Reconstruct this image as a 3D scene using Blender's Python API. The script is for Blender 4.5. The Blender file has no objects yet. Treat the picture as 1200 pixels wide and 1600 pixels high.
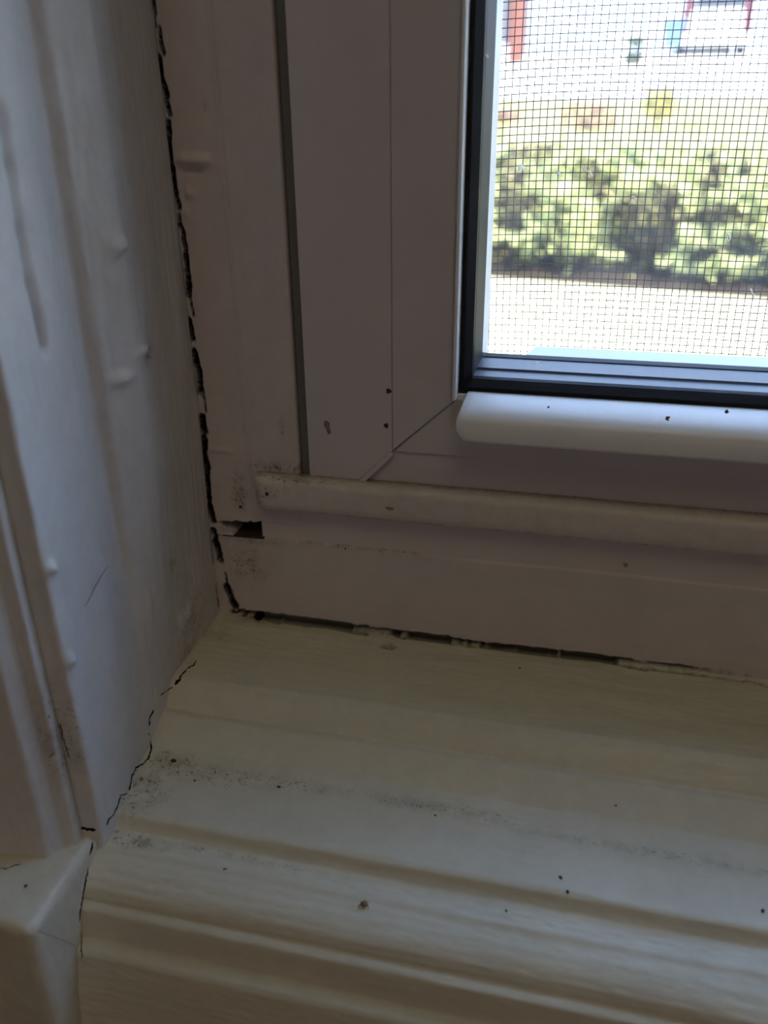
import bpy, math, random
import numpy as np
from mathutils import Matrix, Vector

# ------------------------------------------------------------------ camera
MM = 0.001
F = 1320.0                                   # focal length in pixels of a 1200 x 1600 frame
_D = np.array([30.0, 2700.0, F]); _D /= np.linalg.norm(_D)
_L = np.array([-6144.0, -(F * F - 30 * 6144) / 2700.0, F]); _L /= np.linalg.norm(_L)
RX = -_L; RZ = -_D; RY = np.cross(RZ, RX)
ROT = np.array([RX, RY, RZ])                 # camera (x right, y down, z forward) -> world
EYE = np.array([0.0, -0.170, 0.0])           # 17 cm in front of the window sash

sc = bpy.context.scene
COL = sc.collection
cd = bpy.data.cameras.new('camera'); cam = bpy.data.objects.new('camera', cd); COL.objects.link(cam)
m3 = Matrix((ROT[:, 0], -ROT[:, 1], -ROT[:, 2])).transposed()
cam.matrix_world = Matrix.Translation(Vector(EYE)) @ m3.to_4x4()
cd.sensor_fit = 'VERTICAL'; cd.sensor_height = 4.8; cd.sensor_width = 3.6
cd.lens = F / 1600.0 * 4.8
cd.clip_start = 0.005; cd.clip_end = 300
cd.dof.use_dof = True; cd.dof.focus_distance = 0.185; cd.dof.aperture_fstop = 2.0
sc.camera = cam

# ------------------------------------------------------------------ light
vs = sc.view_settings
vs.view_transform = 'Standard'; vs.look = 'None'; vs.gamma = 1.0; vs.use_curve_mapping = False
vs.exposure = 0.65
w = bpy.data.worlds.new('sky'); sc.world = w; w.use_nodes = True
nt = w.node_tree
tcw = nt.nodes.new('ShaderNodeTexCoord'); sep = nt.nodes.new('ShaderNodeSeparateXYZ'); rw = nt.nodes.new('ShaderNodeValToRGB')
nt.links.new(tcw.outputs['Generated'], sep.inputs[0]); nt.links.new(sep.outputs[2], rw.inputs[0])
rw.color_ramp.elements[0].position = 0.0; rw.color_ramp.elements[0].color = (0.58, 0.70, 0.84, 1)
rw.color_ramp.elements[1].position = 0.35; rw.color_ramp.elements[1].color = (0.40, 0.60, 1.0, 1)
nt.links.new(rw.outputs[0], nt.nodes['Background'].inputs[0])
nt.nodes['Background'].inputs[1].default_value = 4.2

sd = bpy.data.lights.new('sun', 'SUN'); sd.energy = 14.0; sd.angle = math.radians(0.6); sd.color = (1.0, 0.94, 0.82)
sun = bpy.data.objects.new('sun', sd); COL.objects.link(sun)
sun.rotation_euler = Vector((0.28, -0.55, 0.80)).normalized().to_track_quat('Z', 'Y').to_euler()

ld = bpy.data.lights.new('ceiling_lamp_light', 'AREA'); ld.shape = 'DISK'; ld.size = 0.9; ld.energy = 1.75; ld.color = (1.0, 0.91, 0.55)
lamp = bpy.data.objects.new('ceiling_lamp_light', ld); COL.objects.link(lamp); lamp.location = (0.3, -1.1, 1.45)
rl = bpy.data.lights.new('room_fill_light', 'AREA'); rl.shape = 'DISK'; rl.size = 0.5; rl.energy = 1.3; rl.color = (1.0, 0.77, 0.90)  # mauve fill added to tint room-facing surfaces, no lamp stands there
rlo = bpy.data.objects.new('room_fill_light', rl); COL.objects.link(rlo); rlo.location = (0.9, -2.6, 0.35)
rlo.rotation_euler = (Vector((0.9, -2.6, 0.35)) - Vector((0, 0, -0.05))).to_track_quat('Z', 'Y').to_euler()
pd = bpy.data.lights.new('window_portal', 'AREA'); pd.shape = 'RECTANGLE'; pd.size = 0.75; pd.size_y = 0.95
pd.cycles.is_portal = True
portal = bpy.data.objects.new('window_portal', pd); COL.objects.link(portal)
portal.location = (0.30, 0.075, 0.37); portal.rotation_euler = (-math.pi / 2, 0, 0)

# ------------------------------------------------------------------ sight lines (photo point -> point on a real surface)
def ray(px, py): return ROT @ np.array([px - 600.0, py - 800.0, F])
def phi(px, py): d = ray(px, py); return math.atan2(-d[2], d[1])
def psi(px, py): d = ray(px, py); return math.atan2(-d[0], d[1])
def on_y(px, py, y): d = ray(px, py); return EYE + d * (y - EYE[1]) / d[1]
def on_z(px, py, z): d = ray(px, py); return EYE + d * (z - EYE[2]) / d[2]
def on_x(px, py, x): d = ray(px, py); return EYE + d * (x - EYE[0]) / d[0]

# ------------------------------------------------------------------ noise
def _h(i, j, k, s):
    n = (i.astype(np.int64) * 374761393 + j.astype(np.int64) * 668265263 + k.astype(np.int64) * 2147483647 + s * 974634777) & 0xffffffff
    n = ((n ^ (n >> 13)) * 1274126177) & 0xffffffff
    n = ((n ^ (n >> 16)) * 2246822519) & 0xffffffff
    return ((n ^ (n >> 15)) & 0xffffff) / float(0xffffff)
def vn(P, f, s=0):
    """smooth value noise, -1..1; f = frequency per metre on each axis"""
    Q = P * np.array(f); I = np.floor(Q); T = Q - I; T = T * T * (3 - 2 * T)
    i, j, k = I[..., 0], I[..., 1], I[..., 2]; a, b, c = T[..., 0], T[..., 1], T[..., 2]
    def L(x, y, t): return x + (y - x) * t
    r = L(L(L(_h(i, j, k, s), _h(i + 1, j, k, s), a), L(_h(i, j + 1, k, s), _h(i + 1, j + 1, k, s), a), b),
          L(L(_h(i, j, k + 1, s), _h(i + 1, j, k + 1, s), a), L(_h(i, j + 1, k + 1, s), _h(i + 1, j + 1, k + 1, s), a), b), c)
    return r * 2 - 1

# ------------------------------------------------------------------ materials
def mat(name, color, rough=0.5, spec=0.5, metal=0.0):
    m = bpy.data.materials.new(name); m.use_nodes = True
    b = m.node_tree.nodes['Principled BSDF']
    b.inputs['Base Color'].default_value = (*color, 1); b.inputs['Roughness'].default_value = rough
    b.inputs['Specular IOR Level'].default_value = spec; b.inputs['Metallic'].default_value = metal
    return m
def N(m, t, **kw):
    n = m.node_tree.nodes.new(t)
    for k, v in kw.items(): setattr(n, k, v)
    return n
def coords(m, scale):
    tc = N(m, 'ShaderNodeTexCoord'); mp = N(m, 'ShaderNodeMapping'); mp.inputs['Scale'].default_value = scale
    m.node_tree.links.new(tc.outputs['Object'], mp.inputs[0]); return mp.outputs[0]
def noise(m, vec, scale, detail=3, rough=0.6):
    n = N(m, 'ShaderNodeTexNoise'); n.inputs['Scale'].default_value = scale; n.inputs['Detail'].default_value = detail
    n.inputs['Roughness'].default_value = rough; m.node_tree.links.new(vec, n.inputs['Vector']); return n.outputs['Fac']
def ramp(m, fac, lo, hi):
    r = N(m, 'ShaderNodeMapRange'); r.inputs['From Min'].default_value = lo; r.inputs['From Max'].default_value = hi
    m.node_tree.links.new(fac, r.inputs['Value']); return r.outputs[0]
def mixc(m, fac, a, b):
    x = N(m, 'ShaderNodeMix', data_type='RGBA'); L = m.node_tree.links
    if isinstance(fac, float): x.inputs[0].default_value = fac
    else: L.new(fac, x.inputs[0])
    for s, v in ((6, a), (7, b)):
        if isinstance(v, tuple): x.inputs[s].default_value = (*v, 1)
        else: L.new(v, x.inputs[s])
    return x.outputs[2]
def mul(m, a, b):
    x = N(m, 'ShaderNodeMath', operation='MULTIPLY'); L = m.node_tree.links
    for s, v in ((0, a), (1, b)):
        if isinstance(v, float): x.inputs[s].default_value = v
        else: L.new(v, x.inputs[s])
    return x.outputs[0]

def paint(name, color, streak, rough=0.42, bump=0.25, alt=None):
    """old brushed gloss paint; streak = coordinate scale (brush direction small); uses the 'dirt' and 'crack' attributes"""
    m = mat(name, color, rough); L = m.node_tree.links; b = m.node_tree.nodes['Principled BSDF']
    v = coords(m, streak); u = coords(m, (1, 1, 1))
    brush = noise(m, v, 900, 4); lump = noise(m, u, 90, 3); grain = noise(m, u, 2600, 2)
    tint = mixc(m, ramp(m, noise(m, u, 45, 3), 0.35, 0.7), color, alt or tuple(c * 0.93 for c in color))
    att = N(m, 'ShaderNodeAttribute'); att.attribute_name = 'dirt'
    cr = N(m, 'ShaderNodeAttribute'); cr.attribute_name = 'crack'
    soft = mul(m, att.outputs['Fac'], ramp(m, noise(m, u, 260, 5, 0.7), 0.38, 0.75))
    speck = mul(m, ramp(m, att.outputs['Fac'], 0.13, 0.55), ramp(m, noise(m, u, 1100, 3, 0.75), 0.57, 0.66))
    c1 = mixc(m, soft, tint, (0.11, 0.072, 0.03)); c2 = mixc(m, speck, c1, (0.055, 0.04, 0.025))
    c3 = mixc(m, cr.outputs['Fac'], c2, (0.018, 0.013, 0.010))  # shade and grime inside cracks put into the colour as near-black
    inv = N(m, 'ShaderNodeMapRange'); L.new(cr.outputs['Fac'], inv.inputs['Value']); inv.inputs['To Min'].default_value = 0.5; inv.inputs['To Max'].default_value = 0.0; L.new(inv.outputs[0], b.inputs['Specular IOR Level'])
    L.new(c3, b.inputs['Base Color'])
    L.new(ramp(m, lump, -0.4, 1.6), b.inputs['Roughness'])
    b1 = N(m, 'ShaderNodeBump'); b1.inputs['Strength'].default_value = bump; b1.inputs['Distance'].default_value = 0.00035
    L.new(brush, b1.inputs['Height'])
    b2 = N(m, 'ShaderNodeBump'); b2.inputs['Strength'].default_value = 0.12; b2.inputs['Distance'].default_value = 0.0002
    L.new(grain, b2.inputs['Height']); L.new(b1.outputs[0], b2.inputs['Normal']); L.new(b2.outputs[0], b.inputs['Normal'])
    return m

PAINT = (0.675, 0.635, 0.515)
M = {}
M['sill'] = paint('sill_paint', PAINT, (0.06, 1, 1), bump=0.10, alt=(0.64, 0.61, 0.50))
M['casing'] = paint('casing_paint', (0.69, 0.675, 0.655), (1, 1, 0.06), bump=0.08, alt=(0.66, 0.635, 0.60))
M['stop'] = paint('stop_paint', (0.62, 0.555, 0.52), (1, 1, 0.06), rough=0.5, bump=0.12)
M['apron'] = paint('apron_paint', (0.63, 0.565, 0.525), (0.06, 1, 1), rough=0.5, bump=0.07)
M['ledge'] = paint('ledge_paint', (0.66, 0.60, 0.53), (0.06, 1, 1), rough=0.45, bump=0.12)
def vinyl(name, color, rough):
    m = mat(name, color, rough); b = m.node_tree.nodes['Principled BSDF']; L = m.node_tree.links
    u = coords(m, (1, 1, 1))
    L.new(mixc(m, ramp(m, noise(m, u, 60, 4), 0.3, 0.75), color, tuple(c * 0.94 for c in color)), b.inputs['Base Color'])
    bp = N(m, 'ShaderNodeBump'); bp.inputs['Strength'].default_value = 0.10; bp.inputs['Distance'].default_value = 0.0002
    L.new(noise(m, u, 2200, 2), bp.inputs['Height']); L.new(bp.outputs[0], b.inputs['Normal'])
    return m
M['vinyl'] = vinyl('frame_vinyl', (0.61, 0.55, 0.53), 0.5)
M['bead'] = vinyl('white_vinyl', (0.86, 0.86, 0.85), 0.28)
M['rubber'] = vinyl('black_rubber', (0.012, 0.012, 0.014), 0.45)
M['spacer'] = vinyl('spacer_aluminium', (0.030, 0.042, 0.060), 0.35)
M['seal'] = vinyl('grey_sealant', (0.010, 0.013, 0.019), 0.6)
for k_, v_ in (('seal', 0.08), ('spacer', 0.25), ('rubber', 0.15)): M[k_].node_tree.nodes['Principled BSDF'].inputs['Specular IOR Level'].default_value = v_
M['gap'] = vinyl('gap_lining', (0.15, 0.145, 0.125), 0.8)
M['dark'] = vinyl('dark_void', (0.03, 0.024, 0.02), 0.9)
M['crackdark'] = mat('crack_dark', (0.015, 0.011, 0.009), 0.95, 0.0)
M['crumb'] = vinyl('crumb_brown', (0.05, 0.032, 0.022), 0.8)
M['tan'] = vinyl('crumb_tan', (0.30, 0.22, 0.15), 0.8)
M['smear'] = vinyl('smear_brown', (0.24, 0.17, 0.14), 0.7)
M['white'] = vinyl('outer_frame_white', (0.78, 0.80, 0.82), 0.4)
M['wire'] = vinyl('screen_wire', (0.035, 0.033, 0.032), 0.6)
M['fluff'] = bpy.data.materials.new('pale_fluff'); M['fluff'].use_nodes = True
_t = M['fluff'].node_tree; _a = _t.nodes.new('ShaderNodeBsdfTranslucent'); _a.inputs[0].default_value = (0.9, 0.9, 0.85, 1); _t.links.new(_a.outputs[0], _t.nodes['Material Output'].inputs[0])

def glass(name, dust):
    m = bpy.data.materials.new(name); m.use_nodes = True; t = m.node_tree; L = t.links
    t.nodes.remove(t.nodes['Principled BSDF']); out = t.nodes['Material Output']
    tr = N(m, 'ShaderNodeBsdfTransparent'); gl = N(m, 'ShaderNodeBsdfGlossy'); gl.inputs['Roughness'].default_value = 0.02
    fr = N(m, 'ShaderNodeFresnel'); ge = N(m, 'ShaderNodeNewGeometry'); io = N(m, 'ShaderNodeMapRange'); L.new(ge.outputs['Backfacing'], io.inputs['Value']); io.inputs['To Min'].default_value = 1.25; io.inputs['To Max'].default_value = 0.8; L.new(io.outputs[0], fr.inputs['IOR'])
    mx = N(m, 'ShaderNodeMixShader'); L.new(fr.outputs[0], mx.inputs[0]); L.new(tr.outputs[0], mx.inputs[1]); L.new(gl.outputs[0], mx.inputs[2])
    tl = N(m, 'ShaderNodeBsdfTranslucent'); tl.inputs[0].default_value = (0.85, 0.85, 0.82, 1)
    mx2 = N(m, 'ShaderNodeMixShader')
    u = coords(m, (1, 1, 1)); big = noise(m, u, 70, 4, 0.65)
    fac = N(m, 'ShaderNodeMath', operation='MULTIPLY_ADD'); L.new(ramp(m, big, 0.35, 0.75), fac.inputs[0]); fac.inputs[1].default_value = dust; fac.inputs[2].default_value = dust * 0.35
    L.new(fac.outputs[0], mx2.inputs[0]); L.new(mx.outputs[0], mx2.inputs[1]); L.new(tl.outputs[0], mx2.inputs[2])
    L.new(mx2.outputs[0], out.inputs[0]); return m
M['glass'] = glass('dusty_window_glass', 0.026)
M['glass_clean'] = glass('window_glass', 0.001)
M['wall'] = vinyl('room_wall_paint', (0.66, 0.60, 0.56), 0.8)
M['ceiling'] = vinyl('ceiling_paint', (0.80, 0.76, 0.66), 0.9)
M['floor'] = vinyl('floor_wood', (0.30, 0.19, 0.12), 0.5)
def ground(name, a, b, s):
    m = mat(name, a, 0.9, 0.2); u = coords(m, (1, 1, 1)); L = m.node_tree.links
    L.new(mixc(m, ramp(m, noise(m, u, s, 5, 0.7), 0.35, 0.65), a, b), m.node_tree.nodes['Principled BSDF'].inputs['Base Color']); return m
M['paving'] = ground('pale_paving', (0.56, 0.52, 0.31), (0.50, 0.46, 0.26), 1.5)
M['lawn'] = ground('dry_lawn', (0.20, 0.20, 0.045), (0.30, 0.25, 0.11), 1.2)
M['road'] = ground('pale_concrete', (0.60, 0.58, 0.52), (0.66, 0.65, 0.63), 0.4)
M['soil'] = ground('soil', (0.035, 0.022, 0.014), (0.02, 0.014, 0.009), 9)
def leaf_mat(name, a, b):
    m = mat(name, a, 0.38, 0.5); u = coords(m, (1, 1, 1)); L = m.node_tree.links
    g = N(m, 'ShaderNodeNewGeometry'); bs = m.node_tree.nodes['Principled BSDF']
    L.new(mixc(m, g.outputs['Random Per Island'], a, b), bs.inputs['Base Color']); return m
M['leaf'] = leaf_mat('hedge_leaf', (0.07, 0.10, 0.02), (0.48, 0.50, 0.20))
M['twig'] = vinyl('hedge_branch', (0.022, 0.017, 0.012), 0.9)
M['dryleaf'] = leaf_mat('dry_shrub_leaf', (0.13, 0.065, 0.04), (0.18, 0.11, 0.06))
M['greyleaf'] = leaf_mat('grey_shrub_leaf', (0.04, 0.055, 0.035), (0.09, 0.10, 0.07))

# ------------------------------------------------------------------ object helpers
def link(o, parent=None):
    COL.objects.link(o)
    if parent: o.parent = parent
    return o
def tag(o, label=None, cat=None, kind=None, group=None):
    if label: o['label'] = label
    if cat: o['category'] = cat
    if kind: o['kind'] = kind
    if group: o['group'] = group
    return o
def mesh_obj(name, V, Fc, m, parent=None, smooth=True, attrs=None):
    me = bpy.data.meshes.new(name); me.from_pydata([tuple(v) for v in np.asarray(V, float).tolist()], [], [tuple(f) for f in Fc])
    me.materials.append(m)
    if smooth: me.polygons.foreach_set('use_smooth', [True] * len(me.polygons))
    for k, a in (attrs or {}).items():
        at = me.attributes.new(k, 'FLOAT', 'POINT'); at.data.foreach_set('value', np.asarray(a, np.float32).ravel())
    me.update()
    return link(bpy.data.objects.new(name, me), parent)
def empty(name, loc=(0, 0, 0), parent=None):
    o = bpy.data.objects.new(name, None); o.location = loc; o.empty_display_size = 0.01; return link(o, parent)
class MB:
    def __init__(s): s.v = []; s.f = []
    def add(s, V, Fc):
        n = len(s.v); s.v += [tuple(p) for p in V]; s.f += [tuple(i + n for i in f) for f in Fc]; return s
    def prism(s, pts, axis, a, b, e0=None, e1=None):
        """closed 2-D outline swept along axis from a to b; e0/e1 give a per-point offset of each end (mitres)"""
        n = len(pts); e0 = e0 or [0] * n; e1 = e1 or [0] * n; V = []
        for base, e in ((a, e0), (b, e1)):
            for (p, q), d in zip(pts, e):
                t = base + d
                V.append({'x': (t, p, q), 'y': (p, t, q), 'z': (p, q, t)}[axis])
        Fc = [(i, (i + 1) % n, n + (i + 1) % n, n + i) for i in range(n)] + [tuple(range(n))[::-1], tuple(range(n, 2 * n))]
        return s.add(V, Fc)
    def box(s, x0, x1, y0, y1, z0, z1):
        V = [(x, y, z) for x in (x0, x1) for y in (y0, y1) for z in (z0, z1)]
        return s.add(V, [(0, 1, 3, 2), (4, 6, 7, 5), (0, 4, 5, 1), (2, 3, 7, 6), (0, 2, 6, 4), (1, 5, 7, 3)])
    def build(s, name, m, parent=None, bevel=0, seg=3, smooth=False):
        o = mesh_obj(name, s.v, s.f, m, parent, smooth)
        import bmesh
        bm = bmesh.new(); bm.from_mesh(o.data); bmesh.ops.recalc_face_normals(bm, faces=bm.faces); bm.to_mesh(o.data); bm.free()
        if bevel:
            b = o.modifiers.new('bevel', 'BEVEL'); b.width = bevel; b.segments = seg; b.limit_method = 'ANGLE'; b.angle_limit = math.radians(30)
            b.harden_normals = False
            o.data.polygons.foreach_set('use_smooth', [True] * len(o.data.polygons))
            w_ = o.modifiers.new('wn', 'WEIGHTED_NORMAL'); w_.keep_sharp = True
        return o
def tube(pts, rads, n=6):
    pts = [np.array(p, float) for p in pts]; V = []; Fc = []
    for i, p in enumerate(pts):
        d = pts[min(i + 1, len(pts) - 1)] - pts[max(i - 1, 0)]; d = d / (np.linalg.norm(d) + 1e-12)
        up = np.array([0, 0, 1.0]) if abs(d[2]) < 0.9 else np.array([1.0, 0, 0])
        a = np.cross(d, up); a /= np.linalg.norm(a); b = np.cross(d, a)
        for k in range(n):
            t = 2 * math.pi * k / n; V.append(p + rads[i] * (a * math.cos(t) + b * math.sin(t)))
    for i in range(len(pts) - 1):
        for k in range(n): Fc.append((i * n + k, i * n + (k + 1) % n, (i + 1) * n + (k + 1) % n, (i + 1) * n + k))
    Fc.append(tuple(range(n))[::-1]); Fc.append(tuple(range((len(pts) - 1) * n, len(pts) * n)))
    return V, Fc

# ------------------------------------------------------------------ cracks: measured runs of broken caulk
def dens(segs, f):
    """photo polylines -> dense 3-D samples with radius"""
    out = []
    for wpx, pts in segs:
        P = [f(*p) for p in pts]
        for i in range(max(1, len(P) - 1)):
            a = P[i]; b = P[min(i + 1, len(P) - 1)]
            n = max(2, int(np.linalg.norm(b - a) / 0.00022))
            for t in np.linspace(0, 1, n):
                q = a + (b - a) * t; dd = np.linalg.norm(q - EYE) / F
                out.append((*q, wpx * 0.5 * dd))
    return np.array(out)
LEFT = [(4, [(240, 0), (243, 22)]), (3, [(242, 26), (244, 42)]), (5, [(250, 44), (252, 62), (256, 82)]), (6, [(249, 90), (253, 122), (262, 148)]),
        (5, [(261, 156), (266, 178)]), (6.5, [(264, 190), (266, 240), (275, 300)]), (5, [(276, 303), (282, 325)]), (4, [(281, 336), (282, 344)]),
        (5, [(281, 350), (288, 364)]), (5.5, [(287, 372), (291, 388)]), (7, [(291, 397), (295, 440), (295, 460)]), (3, [(297, 464), (303, 494)]),
        (6, [(296, 500), (302, 530)]), (8, [(304, 550), (311, 580), (315, 612)]), (3, [(319, 620), (322, 642)]), (9, [(316, 652), (320, 674)]),
        (9, [(319, 684), (321, 698)]), (9, [(319, 707), (324, 729)]), (7, [(324, 735), (327, 780)]), (8, [(328, 787), (334, 813)]),
        (7, [(334, 827), (336, 842)]), (8.5, [(336, 848), (343, 876)]), (3, [(351, 898), (353, 911)]), (8.5, [(353, 917), (358, 933), (367, 950)])]
SILLC = [(9, [(366, 942), (376, 947), (384, 955)]), (7, [(378, 943), (405, 962)]), (7, [(412, 960), (436, 968)]), (7, [(441, 965), (481, 972)]), (7, [(486, 971), (520, 976), (572, 986)]),
         (5, [(583, 978), (610, 984), (632, 993)]), (6, [(637, 991), (700, 998)]), (4, [(704, 1000), (780, 1009), (870, 1020)]),
         (5, [(878, 1020), (930, 1026), (1008, 1041)]), (5, [(1014, 1040), (1060, 1045), (1090, 1050)]), (4, [(1096, 1050), (1160, 1060)]), (3, [(1165, 1058), (1200, 1068), (1230, 1072)]),
         (7, [(598, 1006), (612, 1008)]), (3, [(610, 1000), (618, 1007)])]
FOOTC = [(3, [(307, 1032), (302, 1040), (292, 1045)]), (4, [(292, 1046), (280, 1060)]), (6, [(282, 1060), (273, 1070)]), (2, [(270, 1073), (250, 1087)]),
         (3.5, [(240, 1109), (234, 1120), (232, 1135)]), (3, [(233, 1145), (232, 1150)]), (3, [(236, 1157), (236, 1175), (232, 1186), (222, 1195), (212, 1200), (205, 1215), (202, 1236)]),
         (3, [(200, 1240), (188, 1243), (183, 1260), (178, 1272), (168, 1282), (166, 1290)]), (6, [(127, 1294), (150, 1297)])]
NOSEC = [(3, [(145, 1315), (143, 1325), (140, 1336)]), (2.6, [(138, 1355), (135, 1370), (132, 1385), (127, 1410), (124, 1440)]), (1.5, [(127, 1455), (128, 1500)])]
XJ = -0.0835; ZS = -0.1185
C_LEFT = dens(LEFT, lambda x, y: on_y(x, y, -0.0003))
C_SILL = dens(SILLC, lambda x, y: on_z(x, y, ZS + 0.0002) + np.array([0, -0.0003, 0]))
C_FOOT = dens(FOOTC, lambda x, y: on_x(x, y, XJ + 0.0002))
C_NOSE = dens(NOSEC, lambda x, y: on_x(x, y, XJ + 0.0002))
def crackmask(P, samples, grow=1.0, wt=(1, 1, 1)):
    """1 inside a crack, 0 outside"""
    sh = P.shape[:-1]; Q = P.reshape(-1, 3); out = np.zeros(len(Q))
    lo = samples[:, :3].min(0) - 0.004; hi = samples[:, :3].max(0) + 0.004
    idx = np.where(np.all((Q > lo) & (Q < hi), axis=1))[0]
    jit = 1 + 0.28 * vn(Q[idx], (900, 900, 900), 5) + 0.15 * vn(Q[idx], (2400, 2400, 2400), 6)
    for c in range(0, len(idx), 3000):
        ii = idx[c:c + 3000]
        d = np.linalg.norm((Q[ii][:, None, :] - samples[None, :, :3]) * np.array(wt), axis=2) / (samples[None, :, 3] * grow)
        out[ii] = np.clip(1.6 - d.min(1) / jit[c:c + 3000], 0, 1)
    return out.reshape(sh)
def inked(cm): return np.clip(cm * 2 - 0.2, 0, 1)      # crack shade and grime, painted dark to just past the lip
def sunk(cm): return np.clip((cm - 0.55) * 3, 0, 1)
def blobs(P, L):
    out = np.zeros(P.shape[:-1])
    for c, r, s in L:
        d = (P - np.array(c)) / np.array(r); out = np.maximum(out, s * np.exp(-np.sum(d * d, axis=-1)))
    return out

def grid_obj(name, G, m, parent=None, attrs=None, flip=False):
    a, b = G.shape[:2]; idx = np.arange(a * b).reshape(a, b)
    q = np.stack([idx[:-1, :-1], idx[1:, :-1], idx[1:, 1:], idx[:-1, 1:]], -1).reshape(-1, 4)
    if flip: q = q[:, ::-1]
    me = bpy.data.meshes.new(name); n = len(q)
    me.vertices.add(a * b); me.vertices.foreach_set('co', G.reshape(-1, 3).astype(np.float32).ravel())
    me.loops.add(n * 4); me.loops.foreach_set('vertex_index', q.astype(np.int32).ravel())
    me.polygons.add(n); me.polygons.foreach_set('loop_start', np.arange(0, n * 4, 4, dtype=np.int32))
    me.polygons.foreach_set('use_smooth', np.ones(n, bool))
    me.materials.append(m); me.update(calc_edges=True); me.validate()
    for k, v in (attrs or {}).items():
        at = me.attributes.new(k, 'FLOAT', 'POINT'); at.data.foreach_set('value', v.astype(np.float32).ravel())
    return link(bpy.data.objects.new(name, me), parent)
def axis_samples(brk):
    """[(x0), (x1, step), ...] -> graded samples"""
    out = [brk[0]]
    for x1, st in brk[1:]:
        n = max(1, int(round(abs(x1 - out[-1]) / st))); out += list(np.linspace(out[-1], x1, n + 1)[1:])
    return np.array(out)
def chain(a, b, segs):
    """profile seen from the eye: each target sight angle is reached along the given slope"""
    out = [(a, b)]
    for t, th in segs:
        th = math.radians(th); s = (a * math.tan(t) - b) / (math.sin(th) + math.tan(t) * math.cos(th))
        a -= s * math.cos(th); b += s * math.sin(th); out.append((a, b))
    return out
def smooth_profile(pts, step, rad):
    pts = np.array(pts); d = np.r_[0, np.cumsum(np.linalg.norm(np.diff(pts, axis=0), axis=1))]
    s = np.arange(0, d[-1], step); P = np.stack([np.interp(s, d, pts[:, 0]), np.interp(s, d, pts[:, 1])], -1)
    k = max(1, int(rad / step)); ker = np.hanning(2 * k + 3)[1:-1]; ker /= ker.sum(); pad = len(ker) // 2
    Q = np.stack([np.convolve(np.pad(P[:, i], pad, 'reflect', reflect_type='odd'), ker, 'valid') for i in (0, 1)], -1)
    return Q

# ================================================================== SETTING
# ---- moulded sill (trim_2)
SILLP = [(1088, 1), (1104, 26), (1135, 48), (1144, 54), (1151, -8), (1206, 29), (1226, 12), (1300, 3), (1322, 2), (1330, 25),
         (1344, 62), (1354, 50), (1364, 14), (1388, 4), (1397, 30), (1420, 14), (1442, 26), (1460, 40), (1474, 62), (1480, 85), (1487, 12), (1498, 35),
         (1505, 74), (1542, 80), (1548, 24), (1564, 20), (1574, 55), (1582, 78), (1900, 78)]
prs = chain(0.1735, -ZS, [(phi(500, y), a) for y, a in SILLP])
prs = prs[:-1] + [(prs[-2][0] - 0.010, prs[-2][1] + 0.05)]
PR = smooth_profile([(a + EYE[1], -b) for a, b in prs], 0.00030, 0.00055)
PR = PR[:int(len(PR))]
xs = axis_samples([-0.088, (-0.072, 0.00028), (0.046, 0.00045), (0.09, 0.002), (0.64, 0.012)])
G = np.empty((len(PR), len(xs), 3)); G[..., 0] = xs[None, :]; G[..., 1] = PR[:, None, 0]; G[..., 2] = PR[:, None, 1]
tg = np.gradient(PR, axis=0); nrm = np.stack([np.zeros(len(PR)), tg[:, 1], -tg[:, 0]], -1); nrm /= np.linalg.norm(nrm, axis=1)[:, None]
nrm = -nrm if nrm[5, 2] < 0 else nrm
h = 0.00050 * vn(G, (14, 60, 60), 1) + 0.00022 * vn(G, (45, 220, 220), 2) + 0.00005 * vn(G, (110, 900, 900), 3) + 0.00005 * vn(G, (500, 1500, 1500), 4)
h += 0.0003 * np.exp(-((G[..., 0] + 0.0835) / 0.004) ** 2)            # paint fillet against the casing
Gc = G.copy(); Gc[..., 1] = np.minimum(Gc[..., 1], -0.0001)
cm = np.maximum(crackmask(Gc, C_SILL, 1.0, (1, 0.7, 0.3)), 0.0)
G2 = G + nrm[:, None, :] * h[..., None]; G2[..., 2] -= 0.0022 * sunk(cm)
dz2 = -0.1284
dirt = blobs(G, [(on_z(270, 1195, dz2), (0.006, 0.003, 0.02), 0.9), (on_z(330, 1210, dz2), (0.014, 0.003, 0.02), 0.55), (on_z(225, 1235, dz2), (0.005, 0.006, 0.02), 0.75),
                 (on_z(440, 1222, dz2), (0.02, 0.002, 0.02), 0.42), (on_z(195, 1310, dz2 - 0.003), (0.008, 0.0016, 0.02), 0.95), (on_z(330, 1335, dz2 - 0.004), (0.03, 0.0012, 0.02), 0.4),
                 (on_z(400, 962, ZS), (0.004, 0.003, 0.02), 0.8), (on_z(620, 990, ZS), (0.05, 0.001, 0.02), 0.45), (on_z(330, 990, ZS), (0.006, 0.006, 0.02), 0.35),
                 (on_z(690, 1265, dz2), (0.02, 0.0018, 0.02), 0.5), (on_z(1000, 1330, dz2), (0.03, 0.0015, 0.02), 0.4)])
dirt = np.maximum(dirt, 0.10)
tr2 = grid_obj('trim_2', G2, M['sill'], attrs={'dirt': dirt, 'crack': inked(cm) * np.where((G[..., 0] > -0.074) & (G[..., 1] > -0.01), 0.40, 1.0)}, flip=False)
tag(tr2, 'cream painted moulded window sill stepping down towards the room, with dirt specks and a cracked back joint', 'window sill', 'structure')

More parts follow.
